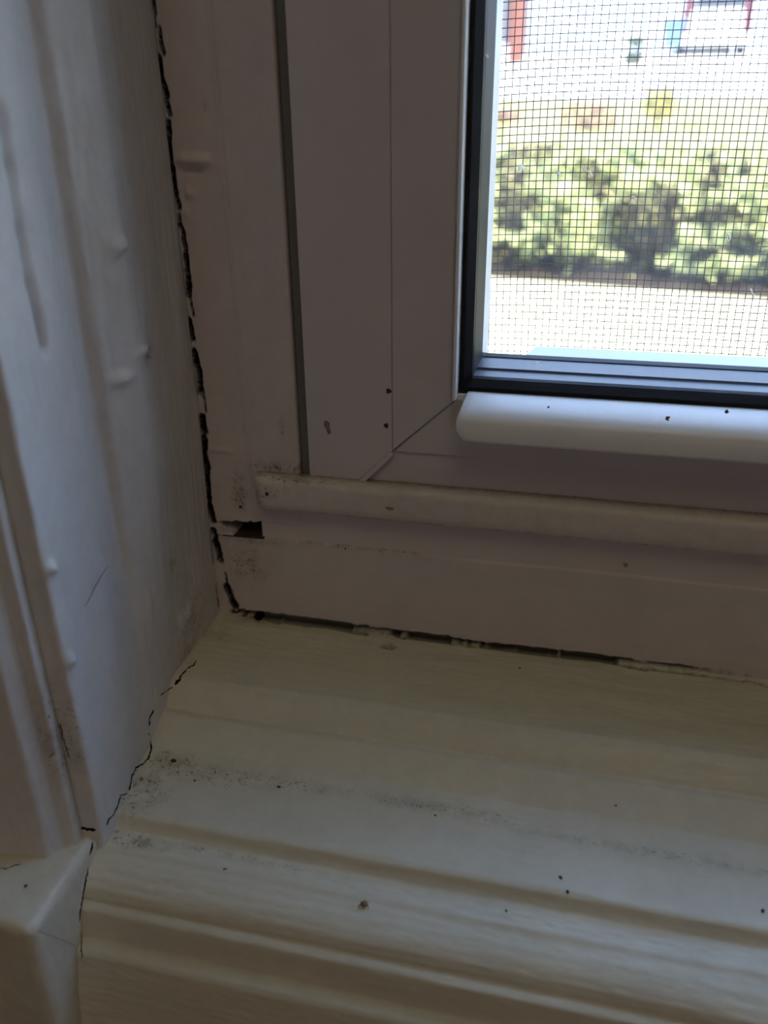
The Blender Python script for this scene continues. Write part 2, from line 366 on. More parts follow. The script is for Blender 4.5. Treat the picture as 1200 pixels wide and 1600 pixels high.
# ---- moulded casing (trim_1)
CASP = [((285, 500), 0), ((258, 500), -3), ((240, 500), -5), ((213, 500), -12), ((195, 500), 14), ((172, 500), 24), ((150, 500), 22), ((138, 500), 62), ((124, 500), 66), ((117, 500), -8), ((95, 500), -18), ((72, 500), -5),
        ((15, 620), -2), ((50, 800), 10), ((48, 800), 60), ((5, 800), 84), ((62, 1000), 80), ((45, 1000), -4), ((28, 1000), 84), ((12, 1000), 26), ((0, 1050), 24)]
prc = chain(0.1735, -XJ, [(psi(*p), a) for p, a in CASP])
prc = prc + [(prc[-1][0] - 0.0010, prc[-1][1] + 0.010), (prc[-1][0] - 0.0060, prc[-1][1] + 0.018), (prc[-1][0] - 0.0060, prc[-1][1] + 0.055), (prc[-1][0] + 0.01, prc[-1][1] + 0.062)]
PC = smooth_profile([(a + EYE[1], -b) for a, b in prc], 0.00038, 0.0010)
_u = np.arange(len(PC), dtype=float); _n = int(np.argmax(PC[:, 0] < -0.003)); _u = np.r_[np.arange(0, _n, 0.34), _u[_n:]]
PC = np.stack([np.interp(_u, np.arange(len(PC)), PC[:, i]) for i in (0, 1)], -1)
zs = axis_samples([-0.134, (0.03, 0.00036), (0.08, 0.002), (0.84, 0.015)])
G = np.empty((len(PC), len(zs), 3)); G[..., 1] = PC[:, None, 0]; G[..., 2] = zs[None, :]
fade = np.interp(zs, [-0.120, -0.065], [0.0, 1.0])[None, :]; jn = int(np.argmax(PC[:, 0] < -0.064)); side = (np.arange(len(PC)) < jn)[:, None]     # mouldings drown in paint towards the foot
wy = np.interp(PC[:, 0], [-0.062, -0.040], [0.0, 1.0])[:, None] * side
G[..., 0] = PC[:, 1][:, None] - (1 - fade) * wy * (PC[:, 1][:, None] - XJ + 0.0006)
tg = np.gradient(PC, axis=0); nrm = np.stack([-tg[:, 0], tg[:, 1], np.zeros(len(PC))], -1); nrm /= np.linalg.norm(nrm, axis=1)[:, None]
h = 0.00055 * vn(G, (60, 60, 16), 11) + 0.00025 * vn(G, (200, 200, 45), 12) + 0.00008 * vn(G, (900, 900, 120), 13) + 0.00005 * vn(G, (1500, 1500, 500), 14)
def bump3(px, py, r, a):
    c = on_x(px, py, XJ + 0.001); d = (G - c) / np.array(r); return 1.4 * a * np.exp(-np.sum(d * d, axis=-1))
h += bump3(175, 388, (0.01, 0.0022, 0.0016), 0.0012) - bump3(180, 396, (0.01, 0.0016, 0.0012), 0.0009)
h += bump3(215, 545, (0.01, 0.003, 0.0009), 0.0008) - bump3(222, 556, (0.01, 0.0016, 0.0020), 0.0008) + bump3(188, 593, (0.01, 0.0022, 0.0012), 0.0009)
h += bump3(78, 888, (0.01, 0.0012, 0.0012), 0.0008) + bump3(300, 960, (0.01, 0.003, 0.0016), 0.0009) + bump3(108, 1030, (0.01, 0.0012, 0.0014), 0.0007)
h += bump3(290, 975, (0.01, 0.0010, 0.0030), 0.0006) + bump3(240, 950, (0.01, 0.0010, 0.0030), 0.0005)
# a long shallow run in the paint, upper left
sp = [on_x(x, y, XJ + 0.001) for x, y in ((4, 170), (18, 260), (34, 360), (50, 440), (66, 500), (76, 550))]
for i in range(5):
    for t in np.linspace(0, 1, 12):
        c = sp[i] + (sp[i + 1] - sp[i]) * t; d = (G - c) / np.array([0.01, 0.0011, 0.0011]); h = np.minimum(h, h * 0 + 1) ; 
        h -= 0.00045 * np.exp(-np.sum(d * d, axis=-1))
Gc = G.copy(); Gc[..., 1] = np.minimum(Gc[..., 1], -0.0003)
cm = crackmask(Gc, C_LEFT, 1.15, (0.3, 1, 1))
h -= 0.0003 * np.exp(-(G[..., 1] / 0.004) ** 2)
G2 = G + nrm[:, None, :] * h[..., None]; G2[..., 0] -= 0.0018 * sunk(cm)
dirt = 0.12 + blobs(G, [(on_x(300, 990, XJ), (0.01, 0.008, 0.008), 0.4), (on_x(219, 548, XJ), (0.01, 0.002, 0.003), 0.5), (on_x(265, 880, XJ), (0.01, 0.002, 0.002), 0.5), (on_x(105, 1150, XJ), (0.01, 0.002, 0.008), 0.7)])
tr1 = grid_obj('trim_1', G2, M['casing'], attrs={'dirt': dirt, 'crack': inked(cm)}, flip=False)
tag(tr1, 'white painted moulded casing board standing left of the window, lit bluish, with lumpy old paint', 'window casing', 'structure')

# ---- plinth block at lower left (trim_3)
bx0, bx1, by0, by1, bz0, bz1 = -0.19, XJ + 0.0002, -0.0877, -0.050, -0.26, -0.1284
def rounded_block():
    r = 0.0022; n = 6
    # profile in YZ swept along X with a soft upper front edge, then closed by a rounded right end
    us = axis_samples([by1, (by0 + r, 0.0006)]); prof = [(y, bz1) for y in us]
    for k in range(1, n + 1):
        t = math.pi / 2 * k / n; prof.append((by0 + r - r * math.sin(t), bz1 - r + r * math.cos(t)))
    for z in axis_samples([bz1 - r, (-0.18, 0.0008), (bz0, 0.01)])[1:]: prof.append((by0, z))
    prof = np.array(prof)
    tgp = np.gradient(prof, axis=0); npf = np.stack([tgp[:, 1], -tgp[:, 0]], -1); npf /= np.linalg.norm(npf, axis=1)[:, None]
    npf = -npf if npf[0, 1] < 0 else npf
    xs = axis_samples([bx0, (-0.13, 0.004), (bx1 - r, 0.0007)])
    rows = []
    for x in xs: rows.append(np.c_[np.full(len(prof), x), prof])
    for k in range(1, n + 1):
        t = math.pi / 2 * k / n; off = r * (1 - math.cos(t)); rows.append(np.c_[np.full(len(prof), bx1 - r + r * math.sin(t)), prof - npf * off])
    last = prof - npf * r
    cen = np.array([by1 + 0.0, -0.20])
    for k in np.linspace(0, 1, 60)[1:]: rows.append(np.c_[np.full(len(prof), bx1), last * (1 - k) + cen * k])
    return np.array(rows)
G = rounded_block()
G2 = G.copy()
for ax, s in ((0, 31), (1, 32), (2, 33)): G2[..., ax] += 0.00035 * vn(G, (120, 120, 120), s) + 0.00010 * vn(G, (600, 600, 600), s + 5)
cm = np.zeros(G.shape[:2])
tr3 = grid_obj('trim_3', G2, M['sill'], attrs={'dirt': np.full(G.shape[:2], 0.14), 'crack': cm}, flip=False)
tag(tr3, 'cream painted square plinth block at the foot of the casing in the lower left corner', 'plinth block', 'structure')

# ---- painted stop boards left of the sash (trim_4): narrow ridge board + flat board
xe = on_y(372, 500, 0)[0]; xg0 = -0.0607; xg1 = -0.0583; zl = -0.0776
xs = axis_samples([-0.0875, (-0.085, 0.0005), (-0.0805, 0.00018), (xe - 0.001, 0.0006), (xe + 0.001, 0.0002), (xg0 - 0.0004, 0.0006), (xg0, 0.0001)])
zs = axis_samples([-0.0955, (-0.0905, 0.00018), (0.022, 0.0005), (0.06, 0.003), (0.80, 0.02)])
G = np.empty((len(xs), len(zs), 3)); G[..., 0] = xs[:, None]; G[..., 2] = zs[None, :]
yy = np.where(xs < xe, -0.0004, 0.0004); yy = np.interp(xs, [-1, xe - 0.0007, xe - 0.0002, xe + 0.0005, 1], [-0.0004, -0.0005, -0.0007, 0.0003, 0.0003])
G[..., 1] = yy[:, None]
G[..., 1] += -(0.00025 * vn(G, (70, 1, 18), 21) + 0.00010 * vn(G, (300, 1, 60), 22) + 0.00004 * vn(G, (1500, 1, 200), 23))
def fb(px, py, rx, rz, a, th=0.0):
    c = on_y(px, py, 0); u = (G[..., 0] - c[0]) * math.cos(th) + (G[..., 2] - c[2]) * math.sin(th); v = -(G[..., 0] - c[0]) * math.sin(th) + (G[..., 2] - c[2]) * math.cos(th)
    return a * np.exp(-(u / rx) ** 4 - (v / rz) ** 2)
G[..., 1] -= fb(304, 250, 0.0034, 0.0010, 0.0013) - fb(300, 264, 0.003, 0.0008, 0.0006) + fb(298, 302, 0.0009, 0.0009, 0.0006) + fb(345, 702, 0.003, 0.0005, 0.0005)
G[..., 1] -= fb(290, 330, 0.001, 0.001, 0.0004) + fb(295, 420, 0.001, 0.001, 0.0003)
cm = crackmask(G, C_LEFT, 1.1, (1, 0.3, 1))
_nz = 0.00035 * vn(G, (900, 1, 900), 7) + 0.0002 * vn(G, (2500, 1, 2500), 8)
hole = np.clip((np.interp(G[..., 0], [-0.0835, -0.0815, -0.0790, -0.0770], [-0.0924, -0.0919, -0.0918, -0.0914]) - G[..., 2] + _nz * 0.6) / 0.00015, 0, 1) * np.clip((G[..., 2] - np.interp(G[..., 0], [-0.0835, -0.0815, -0.0800, -0.0780, -0.0765], [-0.0922, -0.0926, -0.0936, -0.0952, -0.0970]) + _nz) / 0.00015, 0, 1)
G[..., 1] += 0.0030 * sunk(cm) + 0.0065 * hole
edge = np.clip((xs - (xg0 - 0.00012)) / 0.0001, 0, 1); G[..., 1] += 0.006 * edge[:, None]
dirt = 0.10 + blobs(G, [((-0.0640, 0, -0.0765), (0.008, 1, 0.0012), 0.8), (on_y(375, 775, 0), (0.002, 1, 0.003), 0.7), (on_y(440, 668, 0), (0.0006, 1, 0.002), 0.6), (on_y(375, 825, 0), (0.006, 1, 0.0012), 0.95),
                        (on_y(323, 167, 0), (0.0003, 1, 0.0006), 0.9), (on_y(372, 745, 0), (0.002, 1, 0.002), 0.4)])
tr4 = grid_obj('trim_4', G, M['stop'], attrs={'dirt': dirt, 'crack': np.maximum(inked(cm), hole)}, flip=True)  # shade of the hole painted in through the crack attribute
tag(tr4, 'painted wooden stop boards running up between the cracked casing joint and the dark gap beside the sash', 'window stop', 'structure')

# ---- bottom frame board (trim_6)
xs = axis_samples([-0.088, (-0.0805, 0.00018), (0.046, 0.0004), (0.09, 0.002), (0.62, 0.015)])
zb = axis_samples([-0.1245, (-0.1155, 0.00018), (-0.0966, 0.0006), (-0.0950, 0.00015)])
G = np.empty((len(xs), len(zb), 3)); G[..., 0] = xs[:, None]; G[..., 2] = zb[None, :]
G[..., 1] = np.interp(zb, [-0.13, -0.0962, -0.0957, -0.0955, -0.0950], [0.0004, 0.0, 0.0002, 0.0008, 0.006])[None, :]
Gz = G.copy(); Gz[..., 2] = np.maximum(Gz[..., 2], -0.1182)
G[..., 2] -= 0.0002 * (vn(G * np.array([1, 0, 0]), (60, 1, 1), 44))
G[..., 1] += -(0.00018 * vn(G, (20, 1, 70), 41) + 0.00006 * vn(G, (60, 1, 400), 42) + 0.00003 * vn(G, (300, 1, 1500), 43))
cm = np.maximum(crackmask(Gz, C_SILL, 1.1, (1, 0.3, 0.7)), crackmask(G, C_LEFT, 1.1, (1, 0.3, 1))); G[..., 1] += 0.0035 * sunk(cm)
dirt = 0.08 + blobs(G, [(on_y(385, 880, 0), (0.005, 1, 0.006), 0.55), ((-0.074, 0, -0.0965), (0.006, 1, 0.0012), 0.95), ((-0.05, 0, -0.0957), (0.02, 1, 0.0004), 0.7), (on_y(360, 930, 0), (0.002, 1, 0.004), 0.5),
                        (on_y(398, 862, 0), (0.0006, 1, 0.0005), 0.9)])
tr6 = grid_obj('trim_6', G, M['apron'], attrs={'dirt': dirt, 'crack': np.maximum(inked(cm) * np.where(G[..., 0] > -0.074, 0.42, 1.0), ((Gz[..., 2] > -0.0961) & (G[..., 0] > -0.0815) & (G[..., 0] < -0.0708)) * 0.95)}, flip=True)  # board top inside the hole painted dark as shade
tag(tr6, 'painted bottom frame board between the window ledge and the cracked sill joint', 'window frame board', 'structure')
MB().box(-0.100, -0.0705, 0.0062, 0.0075, -0.130, 0.80).box(-0.100, 0.63, 0.0062, 0.0075, -0.130, -0.090).build('void_lining', M['dark'], tr6)

# ---- ledge above it, with the flat fillet board under it (trim_5)
def ledge():
    yf = -0.0042; zt = -0.0777; zb_ = -0.0862
    outl = [(0.0005, zt), (yf + 0.0022, zt)]
    for k in range(1, 7): t = math.pi / 2 * k / 6; outl.append((yf + 0.0018 - 0.0018 * math.sin(t), zt - 0.0018 + 0.0018 * math.cos(t)))
    outl += [(yf, zb_ + 0.003), (yf + 0.0004, zb_ + 0.0012), (yf + 0.0012, zb_ + 0.0003), (yf + 0.0022, zb_), (0.0005, zb_)]
    xs = [-0.0712, -0.0706, -0.0698, -0.0688, -0.0674] + list(np.linspace(-0.066, 0.05, 60)) + [0.2, 0.62]
    V = []; n = len(outl)
    for i, x in enumerate(xs):
        k = [0.45, 0.75, 0.90, 0.97, 1.0][i] if i < 5 else 1.0
        for y, z in outl:
            p = np.array([x, 0.0005 + (y - 0.0005) * k, (zt + zb_) / 2 + (z - (zt + zb_) / 2) * (0.86 + 0.14 * k)])
            p[2] += 0.00012 * float(vn(p[None, :], (90, 1, 1), 51)[0]); V.append(p)
    Fc = [(i * n + j, i * n + (j + 1) % n, (i + 1) * n + (j + 1) % n, (i + 1) * n + j) for i in range(len(xs) - 1) for j in range(n)]
    Fc += [tuple(range(n))[::-1], tuple(range((len(xs) - 1) * n, len(xs) * n))]
    V = np.array(V); d = 0.15 + blobs(V, [((-0.064, -0.001, zt), (0.012, 0.003, 0.0012), 0.9), ((-0.02, 0.0, zt), (0.08, 0.0012, 0.0006), 0.7), ((-0.0703, -0.003, -0.083), (0.002, 0.01, 0.004), 0.6), ((-0.067, -0.004, -0.0805), (0.003, 0.01, 0.0015), 0.5), ((-0.02, -0.004, zb_), (0.08, 0.01, 0.0006), 0.5)])
    return mesh_obj('trim_5', V, Fc, M['ledge'], attrs={'dirt': d, 'crack': d * 0})
tr5 = ledge()
tag(tr5, 'rounded painted ledge strip running along below the window sash, grimy along its top edge', 'window ledge', 'structure')
fb_ = MB().box(-0.0714, 0.62, 0.0006, 0.006, -0.0958, -0.0850).build('fillet_board', M['apron'], tr5, bevel=0.0003)

# ---- window_1 : sash, beads, gasket, panes
win = empty('window_1', (0.30, 0.0, zl)); tag(win, 'white vinyl window sash with a mitred corner, black gasket and double glazing', 'window', 'structure')
IW = Matrix.Translation((-0.30, 0.0, -zl))
def W(o): o.parent = win; o.matrix_parent_inverse = IW; return o
XO, XM, XI = xg1, -0.0386, -0.0248                     # outer edge, profile line, daylight edge
ZO, ZM, ZI = -0.0776, -0.0702, -0.0574
XR, ZT = 0.62, 0.76
# outer stile (runs to the ledge), proud of the rail by a hair
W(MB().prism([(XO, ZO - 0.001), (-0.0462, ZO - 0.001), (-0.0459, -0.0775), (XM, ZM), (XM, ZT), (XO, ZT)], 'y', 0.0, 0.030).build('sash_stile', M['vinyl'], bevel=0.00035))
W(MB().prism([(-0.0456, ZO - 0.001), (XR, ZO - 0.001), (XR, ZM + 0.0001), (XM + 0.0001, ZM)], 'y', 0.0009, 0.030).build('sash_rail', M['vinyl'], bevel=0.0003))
# chamfer strip at the outer mitre
W(MB().prism([(-0.0468, -0.0784), (-0.0452, -0.0784), (-0.0384, -0.0712), (-0.0392, -0.0704)], 'y', -0.0006, 0.001).build('mitre_weld', M['vinyl'], bevel=0.00025))
# inner glazing stop: stile and rail with an open mitre line
g = 0.00010
W(MB().prism([(XM + g, ZM + 0.0003), (XI, ZI + 0.0003), (XI, ZT - 0.04), (XM + g, ZT - 0.02)], 'y', -0.0003, 0.004).build('glazing_stop', M['vinyl'], bevel=0.0002))
W(MB().prism([(XM + g * 2, ZM - 0.0001), (XR, ZM - 0.0009), (XR, ZI), (XI + 0.0002, ZI)], 'y', 0.0002, 0.004).build('glazing_stop', M['vinyl'], bevel=0.0002))
# white lip around the daylight opening
W(MB().box(XI - 0.0004, XI + 0.0003, -0.0026, 0.0042, ZI + 0.0006, ZT - 0.04).build('lip', M['bead'], bevel=0.0002))
W(MB().box(XI - 0.0002, XR, 0.0006, 0.0042, ZI - 0.0004, -0.0562).build('lip', M['bead'], bevel=0.0002))
# right stile and head of the sash (outside the photo)
W(MB().box(XR - 0.034, XR, 0.0, 0.030, ZO, ZT).build('sash_stile', M['vinyl'], bevel=0.0004))
W(MB().box(XO, XR, 0.0, 0.030, ZT - 0.034, ZT).build('sash_rail', M['vinyl'], bevel=0.0004))
# rounded bead on the rail, cut off at its left end
def bead():
    zc = -0.0612; outl = []
    bp_ = chain(0.1710, 0.0556, [(phi(900, y), a) for y, a in ((624, 6), (632, 10), (640, 14), (648, 20), (655, 28), (662, 40), (669, 54), (676, 68), (684, 80), (692, 88), (699, 98), (703, 112))])
    pts = [(a + EYE[1], -b) for a, b in bp_] + [(0.0010, bp_[-1][1] * -1 - 0.0002)]
    n = len(pts)
    e0 = []
    for y, z in pts:   # the cut end: furthest left at mid height, running back to the right at the bottom
        e0.append(float(np.interp(z, [-0.0660, -0.0645, -0.0612, -0.0590, -0.0557], [0.0028, 0.0020, 0.0, 0.0, 0.0010])))
    mb = MB()
    V = []; Fc = []
    xs_ = [0, 0.0004] + list(np.linspace(0.002, 0.10, 20)) + [0.3, XR + 0.0236]
    for i, x in enumerate(xs_):
        kk = 1.0 if i else 0.94
        for (y, z), e in zip(pts, e0):
            V.append((-0.0236 + x + e, (y - 0.001) * kk + 0.001, zc + (z - zc) * kk))
    for i in range(len(xs_) - 1):
        for j in range(n): Fc.append((i * n + j, i * n + (j + 1) % n, (i + 1) * n + (j + 1) % n, (i + 1) * n + j))
    Fc += [tuple(range(n))[::-1], tuple(range((len(xs_) - 1) * n, len(xs_) * n))]
    mb.add(V, Fc); o = mb.build('glazing_bead', M['bead'], smooth=True)
    return o
bd = W(bead()); bd['label'] = 'white rounded bead cut off at its left end'
# black gasket between lip and glass
gx, gz = XI + 0.0003, -0.0562
W(MB().prism([(gx, 0.0040), (gx + 0.0004, 0.0012), (gx + 0.0011, 0.0012), (gx + 0.0026, 0.0030), (gx + 0.0028, 0.0040)], 'z', gz + 0.0002, ZT - 0.04).build('gasket', M['rubber'], smooth=False))
W(MB().prism([(0.0040, gz), (0.0010, gz + 0.0002), (0.0012, gz + 0.0014), (0.0030, gz + 0.0028), (0.0040, gz + 0.0031)], 'x', gx - 0.0002, XR - 0.03).build('gasket', M['rubber'], smooth=False))
sx, sz = gx + 0.0027, gz + 0.0030           # daylight edge of the spacer
W(MB().box(gx + 0.0012, sx + 0.0001, 0.0038, 0.0042, sz - 0.0004, ZT - 0.04).build('gasket_lip', M['seal'], smooth=False))
W(MB().box(gx + 0.0012, XR - 0.03, 0.0034, 0.0042, sz - 0.0004, sz - 0.0002).build('gasket_lip', M['spacer'], smooth=False))
# glass
W(MB().box(XI - 0.002, XR - 0.03, 0.0044, 0.0046, ZI - 0.002, ZT - 0.03).build('glass_pane', M['glass_clean']))
W(MB().box(XI - 0.002, XR - 0.03, 0.0204, 0.0206, ZI - 0.002, ZT - 0.03).build('glass_pane', M['glass']))
# spacer between the panes: lighter bar with ridges on the bottom, dark at the side
W(MB().box(sx - 0.004, sx - 0.0001, 0.0048, 0.0202, sz - 0.004, ZT - 0.03).build('spacer_bar', M['seal']))
so = W(MB().prism([(0.0048, sz - 0.004), (0.0048, sz - 0.0002), (0.0075, sz - 0.0002), (0.0078, sz - 0.0006), (0.0112, sz - 0.0006), (0.0115, sz - 0.0002), (0.0202, sz - 0.0002), (0.0202, sz - 0.004)], 'x', sx - 0.0001, XR - 0.03).build('spacer_bar', M['spacer']))
# rounded black rim painted/sealed on the outer pane
def rim():
    xi, zi, r = -0.19065 * math.tan(math.radians(6.93)), -0.19065 * math.tan(math.radians(15.6)), 0.0016
    inner = [(xi, ZT - 0.05)] + [(xi + r - r * math.cos(t), zi + r - r * math.sin(t)) for t in np.linspace(0, math.pi / 2, 8)] + [(XR - 0.04, zi)]
    outer = [(sx - 0.003, ZT - 0.05)] + [(sx - 0.003, sz - 0.003)] * 8 + [(XR - 0.04, sz - 0.003)]
    V = []; n = len(inner)
    for y in (0.0198, 0.0230):
        V += [(a, y, b) for a, b in inner] + [(a, y, b) for a, b in outer]
    Fc = []
    for i in range(n - 1):
        Fc += [(i, i + 1, n + i + 1, n + i), (2 * n + i, 3 * n + i, 3 * n + i + 1, 2 * n + i + 1), (i, 2 * n + i, 2 * n + i + 1, i + 1)]
    return mesh_obj('outer_seal', V, Fc, M['seal'], smooth=False)
W(rim())
# outside frame: white vertical edge, and a white bar along the bottom that starts past the corner
yo = 0.0270; ao = 0.170 + yo
xw = -ao * math.tan(math.radians(6.22)); zw = -0.0542
W(MB().prism([(-0.040, 0.0236), (-0.0237, 0.0236), (-0.0219, 0.0320), (-0.040, 0.0320)], 'z', -0.0590, ZT - 0.03).build('outer_frame', M['white'], bevel=0.0004))

# dark gap lining beside the sash
W(MB().box(xg0 + 0.0004, xg1 + 0.002, 0.0013, 0.0060, -0.092, ZT).build('gap_lining', M['gap']))

# ---- insect screen (its own thing, behind the glass)
scr = empty('insect_screen', (0.3, 0.033, -0.066)); tag(scr, 'dark woven wire insect screen fixed outside the window glass', 'insect screen')
IS = Matrix.Translation((-0.3, -0.033, 0.066))
def wires():
    p = 0.00158; r = 0.000105; V = []; Fc = []; x0, x1, z0, z1 = xw - 0.004, 0.052, -0.072, 0.028
    def wire(path):
        n = len(path); base = len(V)
        for q in path:
            V.extend([(q[0] + a, q[1] + b, q[2] + c) for a, b, c in off])
        for i in range(n - 1):
            for k in range(4): Fc.append((base + i * 4 + k, base + i * 4 + (k + 1) % 4, base + (i + 1) * 4 + (k + 1) % 4, base + (i + 1) * 4 + k))
    # fine weave where it is near, plain longer wires for the rest of the sheet
    nv = int(0.60 / p); nh = int(0.80 / p)
    off = [(r, 0, 0), (0, r, 0), (-r, 0, 0), (0, -r, 0)]
    xv = [x0 + i * p for i in range(nv)]
    for i, x in enumerate(xv):
        zz = np.r_[np.arange(-0.072, 0.03, 0.002), np.linspace(0.03, 0.75, 20)] if x < 0.06 else np.linspace(-0.072, 0.75, 30)
        P = np.stack([np.full(len(zz), x), np.full(len(zz), 0.033), zz], -1)
        P[:, 0] += 0.00016 * vn(P, (1.0 / (p * 5), 1, 30), 60) + 0.00045 * vn(P, (18, 1, 14), 61)
        wire(P)
    off = [(0, 0, r), (0, r, 0), (0, 0, -r), (0, -r, 0)]
    for j in range(nh):
        z = -0.072 + j * p
        xx = np.r_[np.arange(x0, 0.056, 0.002), np.linspace(0.056, 0.58, 14)] if z < 0.04 else np.linspace(x0, 0.58, 24)
        P = np.stack([xx, np.full(len(xx), 0.0332), np.full(len(xx), z)], -1)
        P[:, 2] += 0.00014 * vn(P, (30, 1, 1.0 / (p * 5)), 62) + 0.0005 * vn(P, (14, 1, 18), 63) - 0.0008 * np.exp(-((xx - x0) / 0.010))
        wire(P)
    return mesh_obj('wire_mesh', V, Fc, M['wire'], smooth=False)
wm = wires(); wm.parent = scr; wm.matrix_parent_inverse = IS
xb = -0.170 * 0 + (0.170 + yo) * -math.tan(math.radians(3.0))
xb = on_y(836, 544, yo)[0]
bar = MB(); zf, zk, y0_, y1_ = -0.0543, -0.0533, 0.0236, 0.0316
bar.add([(xb - 0.0030, y0_, zf), (XR - 0.03, y0_, zf), (XR - 0.03, y1_, zk), (xb, y1_, zk), (xb - 0.0030, y0_, zf - 0.006), (XR - 0.03, y0_, zf - 0.006), (XR - 0.03, y1_, zf - 0.006), (xb, y1_, zf - 0.006)],
        [(0, 1, 2, 3), (4, 7, 6, 5), (0, 4, 5, 1), (1, 5, 6, 2), (2, 6, 7, 3), (3, 7, 4, 0)])
o = bar.build('frame_bar', M['white'], bevel=0.0002)
o.parent = scr; o.matrix_parent_inverse = IS

# ---- room shell
MB().box(-2.0, -0.10, -0.060, 0.10, -1.0, 1.7).box(0.62, 2.2, -0.060, 0.10, -1.0, 1.7).box(-0.10, 0.62, -0.060, 0.10, 0.80, 1.7).box(-0.10, 0.62, -0.060, 0.10, -1.0, -0.19).box(-0.10, 0.62, 0.034, 0.10, -0.19, -0.076).box(-0.10, -0.0600, 0.008, 0.10, -0.076, 0.80).build('wall_front', M['wall'])
MB().box(-2.0, 2.2, -3.6, -3.5, -1.0, 1.7).build('wall_back', M['wall'])
MB().box(-2.1, -2.0, -3.6, 0.10, -1.0, 1.7).build('wall_left', M['wall'])
MB().box(2.2, 2.3, -3.6, 0.10, -1.0, 1.7).build('wall_right', M['wall'])
MB().box(-2.1, 2.3, -3.6, 0.10, -1.1, -1.0).build('floor', M['floor'])
MB().box(-2.1, 2.3, -3.6, 0.10, 1.6, 1.7).build('ceiling', M['ceiling'])
for n_, l_ in (('wall_front', 'painted wall around the window'), ('wall_back', 'painted wall behind the camera'), ('wall_left', 'painted wall left of the window'), ('wall_right', 'painted wall right of the window'), ('floor', 'wooden floor of the room'), ('ceiling', 'cream ceiling of the room')):
    tag(bpy.data.objects[n_], l_, n_.split('_')[0], 'structure')

# ---- ground outside
def strip(name, prof, x0, x1, m, label, cat, nx=40):
    xs = np.linspace(x0, x1, nx); pr = np.array(prof); ys = axis_samples([pr[0, 0], (pr[-1, 0], 0.4)])
    G = np.empty((len(ys), len(xs), 3)); G[..., 0] = xs[None, :]; G[..., 1] = ys[:, None]; G[..., 2] = np.interp(ys, pr[:, 0], pr[:, 1])[:, None]
    G[..., 2] += 0.03 * vn(G, (0.7, 0.7, 0.7), 70) * (0.0 if cat == 'paving' else 1)
    o = grid_obj(name, G, m, flip=True); tag(o, label, cat, 'structure'); return o
strip('paving', [(0.10, -1.36), (7.7, -1.36)], -12, 14, M['paving'], 'pale sunlit paving between the window and the hedge', 'paving')
strip('lawn', [(7.7, -1.36), (8.4, -1.0), (10, -0.55), (16, -0.02)], -14, 18, M['lawn'], 'yellowish green sunlit lawn bank rising behind the hedge', 'lawn')
strip('driveway', [(16, -0.02), (24, 0.75), (27, 1.0), (60, 2.3)], -30, 40, M['road'], 'pale sunlit driveway beyond the lawn', 'driveway')

# ---- hairline cracks where casing, sill and plinth meet
from mathutils.bvhtree import BVHTree
def bvh(o):
    me = o.data; return BVHTree.FromPolygons([v.co.copy() for v in me.vertices], [tuple(p.vertices) for p in me.polygons])
TREES = [bvh(o) for o in (tr1, tr2, tr3)]
def surf(px, py):
    d = Vector(ray(px, py)).normalized(); best = None
    for t in TREES:
        h_ = t.ray_cast(Vector(EYE), d)
        if h_[0] is not None and (best is None or h_[3] < best[1]): best = (h_[0], h_[3], h_[1])
    return np.array(best[0]), np.array(best[2]), np.array(d)
def hairline(segs, parent, seed):
    rg = random.Random(seed); V = []; Fc = []
    for wpx, pts in segs:
        dense = []
        for (x0, y0), (x1, y1) in zip(pts[:-1], pts[1:]):
            n = max(2, int(math.hypot(x1 - x0, y1 - y0) / 3))
            dense += [(x0 + (x1 - x0) * k / n + rg.uniform(-0.8, 0.8), y0 + (y1 - y0) * k / n + rg.uniform(-0.6, 0.6)) for k in range(n)]
        dense.append(pts[-1]); P = []; R_ = []
        for k, (x, y) in enumerate(dense):
            p, nn, d = surf(x, y); P.append(p + 0.00002 * nn)
            R_.append(max(0.00003, wpx * 0.5 * np.linalg.norm(p - EYE) / F * rg.uniform(0.55, 1.25) * (0.35 if k in (0, len(dense) - 1) else 1)))
        a, b = tube(P, R_, 5); n0 = len(V); V += a; Fc += [tuple(q + n0 for q in f) for f in b]
    o = mesh_obj('hairline_crack', V, Fc, M['crackdark'], parent); o['label'] = 'thin black hairline crack in the paint'; return o
hairline([(w_ * 0.85, p_) for w_, p_ in FOOTC], tr2, 1)
hairline(NOSEC, tr3, 2)
hairline([(1.6, [(0, 1356), (10, 1358), (22, 1352), (32, 1350)])], tr3, 3)
hairline([(2.2, [(94, 1130), (98, 1150), (102, 1165), (108, 1185)])], tr1, 4)


